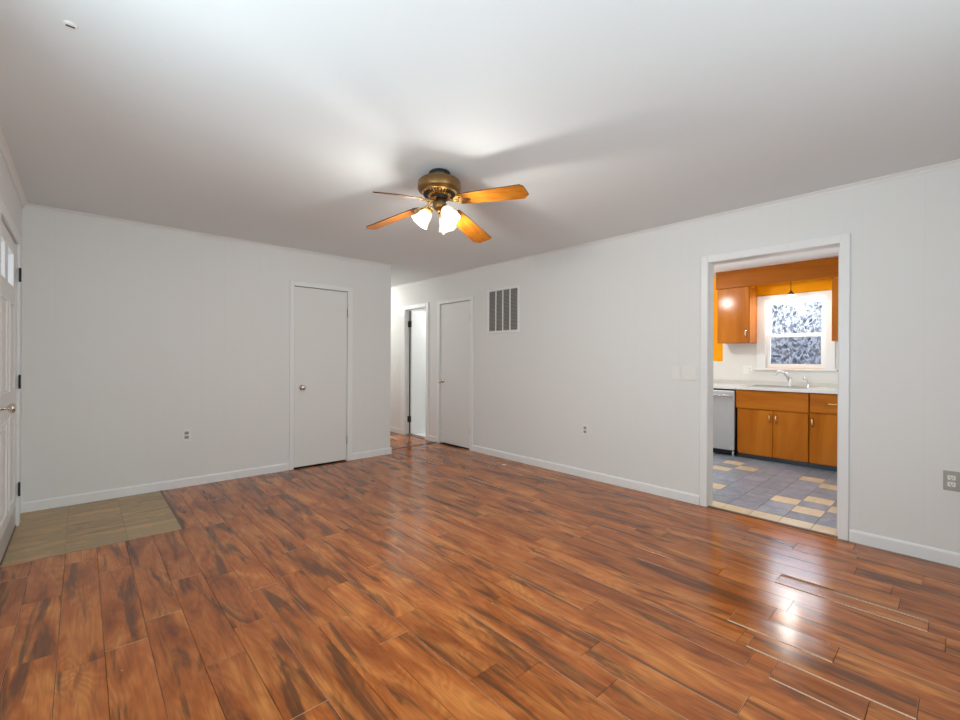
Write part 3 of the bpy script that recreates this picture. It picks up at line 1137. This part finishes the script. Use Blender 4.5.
for yy in (1.975, 2.52):
    m_ = MB()
    m_.cyl((XF + 0.03, yy, 0.001), (XF + 0.03, yy, 0.09), 0.014, 10)
    m_.build('foot', 'chrome', c)
# corner base unit left of it
c = empty('corner_cabinet', (6.46, 3.0, 0), 'plain wooden base cabinet beyond the dishwasher', 'cabinet')
m_ = MB()
m_.box(XF + DT + 0.001, KW - 0.006, 2.56, KL - 0.004, 0.08, 0.868)
m_.build('body', 'cab', c)
m_ = MB()
m_.box(XF, XF + DT, 2.562, KL - 0.006, 0.066, 0.862, 0.004)
m_.build('door', 'cab', c)
m_ = MB()
m_.box(XT, XT + 0.015, 2.56, KL - 0.004, 0.002, 0.079)
m_.build('toe_kick', 'toe', c)

# worktop with a cut-out for the sink
SX0, SX1, SY0, SY1 = 6.245, 6.635, 1.235, 1.855
c = empty('countertop', (6.46, 2.1, 0.87), 'white laminate countertop with raised back lip', 'countertop')
m_ = MB()
X0 = XF - 0.026
for q in ((X0, SX0, KR + 0.003, KL - 0.003), (SX1, KW - 0.024, KR + 0.003, KL - 0.003), (SX0, SX1, KR + 0.003, SY0), (SX0, SX1, SY1, KL - 0.003)):
    m_.box(q[0], q[1], q[2], q[3], 0.870, 0.908)
m_.build('top', 'counter', c)
m_ = MB()
m_.box(KW - 0.024, KW - 0.005, KR + 0.003, KL - 0.003, 0.870, 0.962)
m_.box(KW - 0.026, KW - 0.005, KR + 0.003, KL - 0.003, 0.962, 0.974, mi=1)
m_.build('back_lip', ['counter_edge', 'counter'], c)

# sink
c = empty('kitchen_sink', (6.44, 1.545, 0.909), 'stainless steel sink set into the white countertop', 'sink')
m_ = MB()
ro, ri = 0.016, 0.028
a0, a1, b0, b1 = SX0 - ro, SX1 + ro, SY0 - ro, SY1 + ro
m_.box(a0, SX0 + ri, b0, b1, 0.909, 0.914, 0.0015)
m_.box(SX1 - 0.075, a1, b0, b1, 0.909, 0.914, 0.0015)
m_.box(SX0 + ri, SX1 - 0.075, b0, SY0 + ri, 0.909, 0.914, 0.0015)
m_.box(SX0 + ri, SX1 - 0.075, SY1 - ri, b1, 0.909, 0.914, 0.0015)
m_.build('rim', 'chrome', c)
m_ = MB()
e0, e1, f0, f1 = SX0 + ri, SX1 - 0.075, SY0 + ri, SY1 - ri
m_.box(e0 - 0.002, e0, f0, f1, 0.73, 0.909)
m_.box(e1, e1 + 0.002, f0, f1, 0.73, 0.909)
m_.box(e0, e1, f0 - 0.002, f0, 0.73, 0.909)
m_.box(e0, e1, f1, f1 + 0.002, 0.73, 0.909)
m_.box(e0, e1, f0, f1, 0.727, 0.73)
m_.build('basin', 'steel', c)
# faucet
FX, FY = 6.602, 1.452
c = empty('kitchen_faucet', (FX, FY, 0.914), 'chrome single-lever kitchen faucet with spout over the sink', 'faucet')
m_ = MB()
m_.lathe([(0.030, 0), (0.030, 0.006), (0.024, 0.012), (0.022, 0.06), (0.024, 0.09), (0.020, 0.105)], (FX, FY, 0.914), (0, 0, 1), 20)
m_.build('base', 'chrome', c)
m_ = MB()
m_.tube([(FX, FY + 0.01, 0.985), (FX - 0.03, FY + 0.035, 1.045), (FX - 0.07, FY + 0.065, 1.085), (FX - 0.12, FY + 0.095, 1.098), (FX - 0.165, FY + 0.118, 1.085)],
        0.014, 12, radii=[0.017, 0.015, 0.014, 0.016, 0.019])
m_.lathe([(0.018, 0), (0.018, 0.028), (0.013, 0.034)], (FX - 0.163, FY + 0.117, 1.088), (0, 0, -1), 14)
m_.build('spout', 'chrome', c)
m_ = MB()
m_.tube([(FX, FY, 1.015), (FX + 0.005, FY + 0.012, 1.04), (FX + 0.01, FY + 0.04, 1.075), (FX + 0.01, FY + 0.06, 1.088)], 0.009, 10, radii=[0.018, 0.013, 0.010, 0.007])
m_.build('lever', 'chrome', c)
c = empty('side_sprayer', (6.602, 1.265, 0.914), 'small chrome side sprayer standing right of the faucet', 'sprayer')
m_ = MB()
m_.lathe([(0.022, 0), (0.020, 0.008), (0.012, 0.03), (0.011, 0.045)], (6.602, 1.265, 0.914), (0, 0, 1), 16)
m_.build('base', 'chrome', c)
m_ = MB()
m_.tube([(6.602, 1.265, 0.957), (6.600, 1.270, 0.985), (6.590, 1.288, 1.012), (6.575, 1.312, 1.020)], 0.012, 12, radii=[0.011, 0.012, 0.015, 0.018])
m_.build('spray_head', 'chrome', c)

# wall cupboards
XU = 6.450
c = empty('wall_cabinet', (6.61, 2.06, 1.47), 'glossy orange-brown wall cabinet left of the kitchen window', 'cabinet')
m_ = MB()
m_.box(XU + DT + 0.001, KW - 0.006, 1.872, 2.258, 1.470, 2.205, 0.002)
m_.build('body', 'cab', c)
m_ = MB()
m_.box(XU, XU + DT, 1.880, 2.258, 1.472, 2.203, 0.004)
dr = m_.build('door', 'cab', c)
pull_vertical(dr, XU, 1.912, 1.595, mat='nickel')
c = empty('wall_cabinet', (6.61, 0.8, 1.465), 'orange-brown wall cabinet on the right of the kitchen window, mostly hidden by the opening', 'cabinet')
m_ = MB()
m_.box(XU + DT + 0.001, KW - 0.006, KR + 0.004, 1.022, 1.466, 2.205, 0.002)
m_.build('body', 'cab', c)
m_ = MB()
m_.box(XU, XU + DT, KR + 0.004, 1.022, 1.468, 2.203, 0.004)
m_.build('door', 'cab', c)
# fascia board across the top
m_ = MB()
m_.box(XU - 0.002, XU + 0.018, KR + 0.003, 2.282, 2.208, 2.418, 0.003)
m_.box(XU - 0.012, XU + 0.018, KR + 0.003, 2.282, 2.418, H - 0.002, 0.003)
tag(m_.build('valance_board', 'val'), 'long reddish-brown wooden board over the wall cabinets and window', 'valance')
m_ = MB()
m_.box(XU + 0.020, KW - 0.004, 1.905, 2.262, 2.208, H - 0.002)
tag(m_.build('soffit_box', 'orange'), 'orange boxed soffit above the left wall cabinet', 'soffit')

# pendant over the sink
PXX, PYY = 6.6, 1.452
c = empty('pendant_lamp', (PXX, PYY, 1.93), 'small lit pendant lamp hanging in front of the kitchen window', 'lamp')
m_ = MB()
m_.cyl((PXX, PYY, 2.10), (PXX, PYY, H - 0.018), 0.004, 8)
m_.lathe([(0.045, 0), (0.045, 0.008), (0.02, 0.017)], (PXX, PYY, H - 0.001), (0, 0, -1), 16)
m_.build('cord', 'bronze', c)
m_ = MB()
m_.lathe([(0.008, 0), (0.014, 0.012), (0.036, 0.045), (0.038, 0.050)], (PXX, PYY, 2.118), (0, 0, -1), 18)
m_.build('cap', 'threshold', c)
m_ = MB()
m_.lathe([(0.030, 0), (0.050, 0.025), (0.072, 0.07), (0.078, 0.105), (0.075, 0.105), (0.068, 0.07), (0.046, 0.025), (0.026, 0.003)], (PXX, PYY, 2.068), (0, 0, -1), 24, caps=False)
m_.build('lamp_shade', 'pend', c)
m_ = MB()
m_.lathe([(0.012, 0), (0.018, 0.02), (0.034, 0.05), (0.036, 0.07), (0.026, 0.092), (0.008, 0.10)], (PXX, PYY, 2.062), (0, 0, -1), 16)
m_.build('bulb', 'bulb', c)
point('pendant_light', (PXX, PYY, 1.935), 8.5, (1.0, 0.95, 0.85), 0.04)

# ------------------------------------------------------------------ plates, outlets, grille
def plate(name, axis, face, s, a, z, w_, h, label, cat, items, mat='ivory', item_mat='ivory', group=None):
    """axis 1: on a wall running along Y (face = x); axis 0: along X (face = y). s = direction into the room"""
    o = empty(name, (face, a, z - h / 2) if axis == 1 else (a, face, z - h / 2), label, cat, group)

    def bx(mm, u0, u1, z0, z1, t0, t1, bev=0.0, mi=0):
        n0, n1 = sorted((face + s * t0, face + s * t1))
        if axis == 1:
            mm.box(n0, n1, u0, u1, z0, z1, bev, mi)
        else:
            mm.box(u0, u1, n0, n1, z0, z1, bev, mi)
    m_ = MB()
    bx(m_, a - w_ / 2, a + w_ / 2, z - h / 2, z + h / 2, 0.0005, 0.006, 0.002)
    m_.build('cover_plate', mat, o)
    for kind, u, v in items:
        m_ = MB()
        if kind == 'toggle':
            bx(m_, a + u - 0.006, a + u + 0.006, z + v - 0.012, z + v + 0.012, 0.006, 0.0075)
            bx(m_, a + u - 0.004, a + u + 0.004, z + v - 0.002, z + v + 0.010, 0.0075, 0.017, 0.001)
            m_.build('toggle', [item_mat, 'slot'], o)
        else:
            bx(m_, a + u - 0.017, a + u + 0.017, z + v - 0.014, z + v + 0.014, 0.006, 0.008, 0.002)
            for du, w2 in ((-0.007, 0.0014), (0.006, 0.0014)):
                bx(m_, a + u + du - w2, a + u + du + w2, z + v - 0.003, z + v + 0.007, 0.008, 0.0083, mi=1)
            bx(m_, a + u - 0.003, a + u + 0.003, z + v - 0.011, z + v - 0.006, 0.008, 0.0083, mi=1)
            m_.build('receptacle', [item_mat, 'slot'], o)
    return o


RC = [('r', 0, 0.020), ('r', 0, -0.020)]
plate('wall_outlet', 0, B, -1, 0.746, 0.492, 0.07, 0.115, 'white wall outlet low on the back wall, left of the closet door', 'outlet', RC, item_mat='louver')
plate('wall_outlet', 1, R, -1, 2.645, 0.502, 0.07, 0.115, 'white wall outlet low on the long right wall', 'outlet', RC, item_mat='grey_plate')
plate('wall_outlet', 1, R, -1, 0.040, 0.510, 0.07, 0.118, 'grey metal wall outlet at the right edge of the photo', 'outlet', RC, mat='grey_plate')
plate('light_switch', 1, R, -1, 1.588, 1.117, 0.122, 0.116, 'white double light switch beside the kitchen opening', 'light switch', [('toggle', -0.03, 0), ('toggle', 0.03, 0)])
plate('blank_plate', 1, R, -1, 1.705, 1.117, 0.075, 0.116, 'blank white wall plate left of the double light switch', 'wall plate', [])
plate('light_switch', 1, R, -1, 6.405, 1.08, 0.07, 0.115, 'white light switch on the hall wall past the bathroom door', 'light switch', [('toggle', 0, 0)])
plate('kitchen_outlet', 1, KW - 0.004, -1, 1.985, 1.105, 0.115, 0.115, 'white double plate on the backsplash left of the kitchen window', 'outlet', [('toggle', 0.028, 0), ('r', -0.028, 0.02), ('r', -0.028, -0.02)])

# return-air grille
V0, V1, VZ0, VZ1 = 3.578, 4.138, 1.562, 2.130
c = empty('return_air_grille', (R, (V0 + V1) / 2, VZ0), 'white metal return air grille with grey louvers high on the right wall', 'air vent')
m_ = MB()
fwid = 0.032
for q in ((V0, V0 + fwid, VZ0, VZ1), (V1 - fwid, V1, VZ0, VZ1), (V0 + fwid, V1 - fwid, VZ0, VZ0 + fwid), (V0 + fwid, V1 - fwid, VZ1 - fwid, VZ1)):
    m_.box(R - 0.014, R - 0.0005, q[0], q[1], q[2], q[3], 0.004)
m_.build('frame', 'trim', c)
m_ = MB()
m_.box(R - 0.003, R - 0.0008, V0 + fwid, V1 - fwid, VZ0 + fwid, VZ1 - fwid)
m_.build('backing', 'vent_dark', c)
iv0, iv1 = V0 + fwid, V1 - fwid
for i in range(1, 4):
    yy = iv0 + (iv1 - iv0) * i / 4
    m_ = MB()
    m_.box(R - 0.0135, R - 0.004, yy - 0.007, yy + 0.007, VZ0 + fwid, VZ1 - fwid, 0.001)
    m_.build('bar', 'trim', c)
ns = 30
for i in range(ns):
    zz = VZ0 + fwid + (VZ1 - VZ0 - 2 * fwid) * (i + 0.5) / ns
    m_ = MB()
    m_.prism([(R - 0.0095, zz - 0.0055), (R - 0.0085, zz - 0.0055), (R - 0.0035, zz + 0.0045), (R - 0.0045, zz + 0.0045)], iv0, iv1, 1)
    m_.build('louver', 'louver', c)

# small round plate on the ceiling
c = empty('ceiling_plate', (-0.034, 2.188, H - 0.02), 'small white round plate with a dark slot on the ceiling near the left edge', 'ceiling plate')
m_ = MB()
m_.lathe([(0.022, 0), (0.022, 0.002), (0.018, 0.005), (0.010, 0.006)], (-0.034, 2.188, H - 0.0005), (0, 0, -1), 24)
m_.build('disc', 'ivory', c)
m_ = MB()
m_.box(-0.046, -0.022, 2.184, 2.192, H - 0.0085, H - 0.0055, 0.0005)
m_.build('slot', 'slot', c)

# loose chip on the floor
m_ = MB()
m_.lathe([(0.020, 0), (0.024, 0.002), (0.012, 0.005), (0.004, 0.006)], (3.653, 3.591, 0.001), (0, 0, 1), 9, smooth=False, wob=lambda t, j: 1 + 0.35 * math.sin(2 * t + j))
tag(m_.build('paint_chip', 'chip'), 'tiny pale paint chip lying on the floor near the right wall', 'debris')

# ------------------------------------------------------------------ ceiling fan
FXC, FYC = 1.71, 2.278
fan = empty('ceiling_fan', (FXC, FYC, H), 'antique brass ceiling fan with four oak blades and lit glass shades', 'ceiling fan')
m_ = MB()
m_.lathe([(0.062, 0), (0.070, 0.008), (0.071, 0.030), (0.062, 0.042), (0.045, 0.048), (0.045, 0.06)], (FXC, FYC, H - 0.001), (0, 0, -1), 32)
m_.build('canopy', 'bronze', fan)
m_ = MB()
m_.lathe([(0.045, 0), (0.095, 0.004), (0.128, 0.012), (0.138, 0.022), (0.140, 0.064), (0.134, 0.078), (0.116, 0.086)], (FXC, FYC, 2.392), (0, 0, -1), 40)
m_.build('motor_housing', 'brass', fan)
m_ = MB()
m_.lathe([(0.115, 0), (0.112, 0.006), (0.070, 0.022), (0.060, 0.026)], (FXC, FYC, 2.306), (0, 0, -1), 40)
for i in range(30):
    th = 2 * PI * i / 30
    m_.box(FXC + 0.076, FXC + 0.104, FYC - 0.0045, FYC + 0.0045, 2.284, 2.298, 0.001, 1, rot=Matrix.Rotation(th, 3, 'Z'), piv=(FXC, FYC, 2.26))
m_.build('vent_ring', ['gold', 'bronze'], fan)
m_ = MB()
m_.lathe([(0.058, 0), (0.060, 0.008), (0.038, 0.016), (0.034, 0.026)], (FXC, FYC, 2.282), (0, 0, -1), 28)
m_.build('rotor_hub', 'bronze', fan)
m_ = MB()
m_.lathe([(0.030, 0), (0.043, 0.004), (0.044, 0.050), (0.036, 0.060), (0.018, 0.068)], (FXC, FYC, 2.258), (0, 0, -1), 28)
m_.lathe([(0.018, 0), (0.020, 0.01), (0.010, 0.022), (0.003, 0.026)], (FXC, FYC, 2.192), (0, 0, -1), 18, mi=1)
m_.build('switch_housing', ['brass', 'gold'], fan)

BR0, BR1 = 0.150, 0.612
A0 = math.radians(-71.5)
TIPZ = [2.205, 2.136, 2.158, 2.100]
AZ_OFF = [0, 0, 0, math.radians(4)]
PITCH_B = [math.radians(-12)] * 4


def blade_mat(i):
    """rotation for blade i: local x runs out along the blade"""
    az = A0 + i * PI / 2 + AZ_OFF[i]
    droop = math.asin((2.252 - TIPZ[i]) / BR1)
    return Matrix.Rotation(az, 3, 'Z') @ Matrix.Rotation(droop, 3, 'Y') @ Matrix.Rotation(PITCH_B[i], 3, 'X')


for i in range(4):
    rot = blade_mat(i)
    org = Vector((FXC, FYC, 2.252))
    # outline: rounded at the root, clipped corners at the tip
    out = [(BR0 + 0.012, -0.056), (BR0, -0.036), (BR0, 0.036), (BR0 + 0.012, 0.056), (BR1 - 0.040, 0.071), (BR1, 0.034), (BR1, -0.050), (BR1 - 0.016, -0.071)]
    t = 0.0032
    mb = MB()
    n = len(out)
    vs = [(x, y, -t) for x, y in out] + [(x, y, t) for x, y in out]
    mb._new(vs, [tuple(range(n))[::-1], tuple(range(n, 2 * n))], 0)
    mb._new(vs, [(a, (a + 1) % n, n + (a + 1) % n, n + a) for a in range(n)], 1)
    bmesh.ops.remove_doubles(mb.bm, verts=mb.bm.verts, dist=1e-5)
    o = mb.build('blade', ['blade', 'blade_edge'], fan, origin=(0, 0, 0)) if False else None
    bm = mb.bm
    bmesh.ops.recalc_face_normals(bm, faces=bm.faces)
    me = bpy.data.meshes.new('blade')
    bm.to_mesh(me)
    bm.free()
    me.materials.append(M['blade'])
    me.materials.append(M['blade_edge'])
    bl = bpy.data.objects.new('blade', me)
    COL.objects.link(bl)
    bl.parent = fan
    bl.location = org - Vector((FXC, FYC, H))
    bl.rotation_euler = rot.to_euler()
    # iron: arm plus ornate plate under the blade root
    mb = MB()
    mb.tube([(0.045, 0, 0.022), (0.075, 0, 0.010), (0.105, 0, -0.006), (0.145, 0, -0.0085)], 0.009, 8, radii=[0.012, 0.010, 0.010, 0.011])
    pl_ = [(0.110, -0.014), (0.130, -0.032), (0.155, -0.046), (0.180, -0.042), (0.192, -0.024), (0.225, -0.014), (0.238, 0.0),
           (0.225, 0.014), (0.192, 0.024), (0.180, 0.042), (0.155, 0.046), (0.130, 0.032), (0.110, 0.014)]
    mb.prism(pl_, -0.0085, -0.0036, 2)
    for sx, sy in ((0.165, -0.026), (0.165, 0.026), (0.212, 0.0)):
        mb.lathe([(0.006, 0), (0.005, 0.002), (0.002, 0.003)], (sx, sy, -0.0085), (0, 0, -1), 8, mi=1)
    bm = mb.bm
    bmesh.ops.recalc_face_normals(bm, faces=bm.faces)
    me = bpy.data.meshes.new('blade_iron')
    bm.to_mesh(me)
    bm.free()
    me.materials.append(M['gold'])
    me.materials.append(M['bronze'])
    ir = bpy.data.objects.new('blade_iron', me)
    COL.objects.link(ir)
    ir.parent = bl

# light kit: three tulip shades
VIEW_AZ = math.atan2(FYC, FXC)
for i, az in enumerate((VIEW_AZ + PI * 0.52, VIEW_AZ + PI * 0.52 + 2 * PI / 3, VIEW_AZ + PI * 0.52 + 4 * PI / 3)):
    dirn = Vector((math.cos(az) * 0.62, math.sin(az) * 0.62, -0.80)).normalized()
    hub = Vector((FXC, FYC, 2.205))
    neck = hub + Vector((math.cos(az), math.sin(az), 0)) * 0.056 + Vector((0, 0, -0.006))
    mb = MB()
    mb.tube([hub + Vector((math.cos(az), math.sin(az), 0)) * 0.030, neck + Vector((0, 0, 0.006)), neck + dirn * 0.012], 0.010, 10)
    mb.lathe([(0.016, 0), (0.022, 0.004), (0.024, 0.022)], neck + dirn * 0.004, dirn, 16)
    mb.build('lamp_arm', 'gold', fan)
    mb = MB()

    def wob(th, j):
        return 1 + (0.07 * math.cos(6 * th) if j in (4, 5, 6) else 0.0)
    mb.lathe([(0.023, 0.0), (0.033, 0.012), (0.043, 0.036), (0.046, 0.060), (0.051, 0.082), (0.060, 0.100), (0.056, 0.100), (0.046, 0.080), (0.041, 0.058), (0.038, 0.036), (0.027, 0.014), (0.019, 0.004)],
             neck + dirn * 0.018, dirn, 30, caps=False, wob=wob)
    for fc in mb.bm.faces:
        if (fc.calc_center_median() - neck).dot(dirn) < 0.036:
            fc.material_index = 1
    sh = mb.build('lamp_shade', ['shade', 'shade_amber'], fan)
    mb = MB()
    mb.lathe([(0.011, 0), (0.013, 0.018), (0.022, 0.036), (0.024, 0.048), (0.017, 0.062), (0.005, 0.068)], neck + dirn * 0.024, dirn, 14)
    mb.build('bulb', 'bulb', sh)
    point('fan_bulb_light', neck + dirn * 0.130, 13.0, WARM, 0.03)
mb = MB()
mb.cyl((FXC + 0.012, FYC - 0.03, 2.195), (FXC + 0.012, FYC - 0.03, 2.045), 0.0018, 6)
mb.lathe([(0.004, 0), (0.007, 0.01), (0.004, 0.022)], (FXC + 0.012, FYC - 0.03, 2.047), (0, 0, -1), 10)
mb.build('pull_chain', 'nickel', fan)

# ------------------------------------------------------------------ outside the kitchen window
mb = MB()
mb.box(KW + 0.13, 14, -5, 8, -0.3, -0.2)
struct(mb, 'ground', 'ground', 'pale ground outside the kitchen window', 'ground')
mb = MB()
random.seed(3)
for i in range(15000):
    u, v = random.random(), random.random()
    yy = random.uniform(-0.4, 4.6)
    hgt = 1.0 + 1.75 * (1 - abs(random.gauss(0, 0.42)))
    zz = random.uniform(0.1, max(0.3, hgt))
    xx = 8.3 + random.uniform(0, 1.0) + 0.35 * zz
    s = random.choice((0.014, 0.02, 0.03, 0.06))
    q = Euler((random.uniform(0, 6.3), random.uniform(0, 6.3), random.uniform(0, 6.3))).to_matrix()
    p = Vector((xx, yy, zz))
    mb._new([p + q @ Vector(t_) for t_ in ((-s, 0, 0), (0, -s * 0.5, 0), (s, 0, 0), (0, s * 0.5, 0))], [(0, 1, 2, 3)])
tag(mb.build('foliage', 'leaf', normals=False), 'pale blue-grey tangled foliage seen through the kitchen window', 'foliage', kind='stuff')
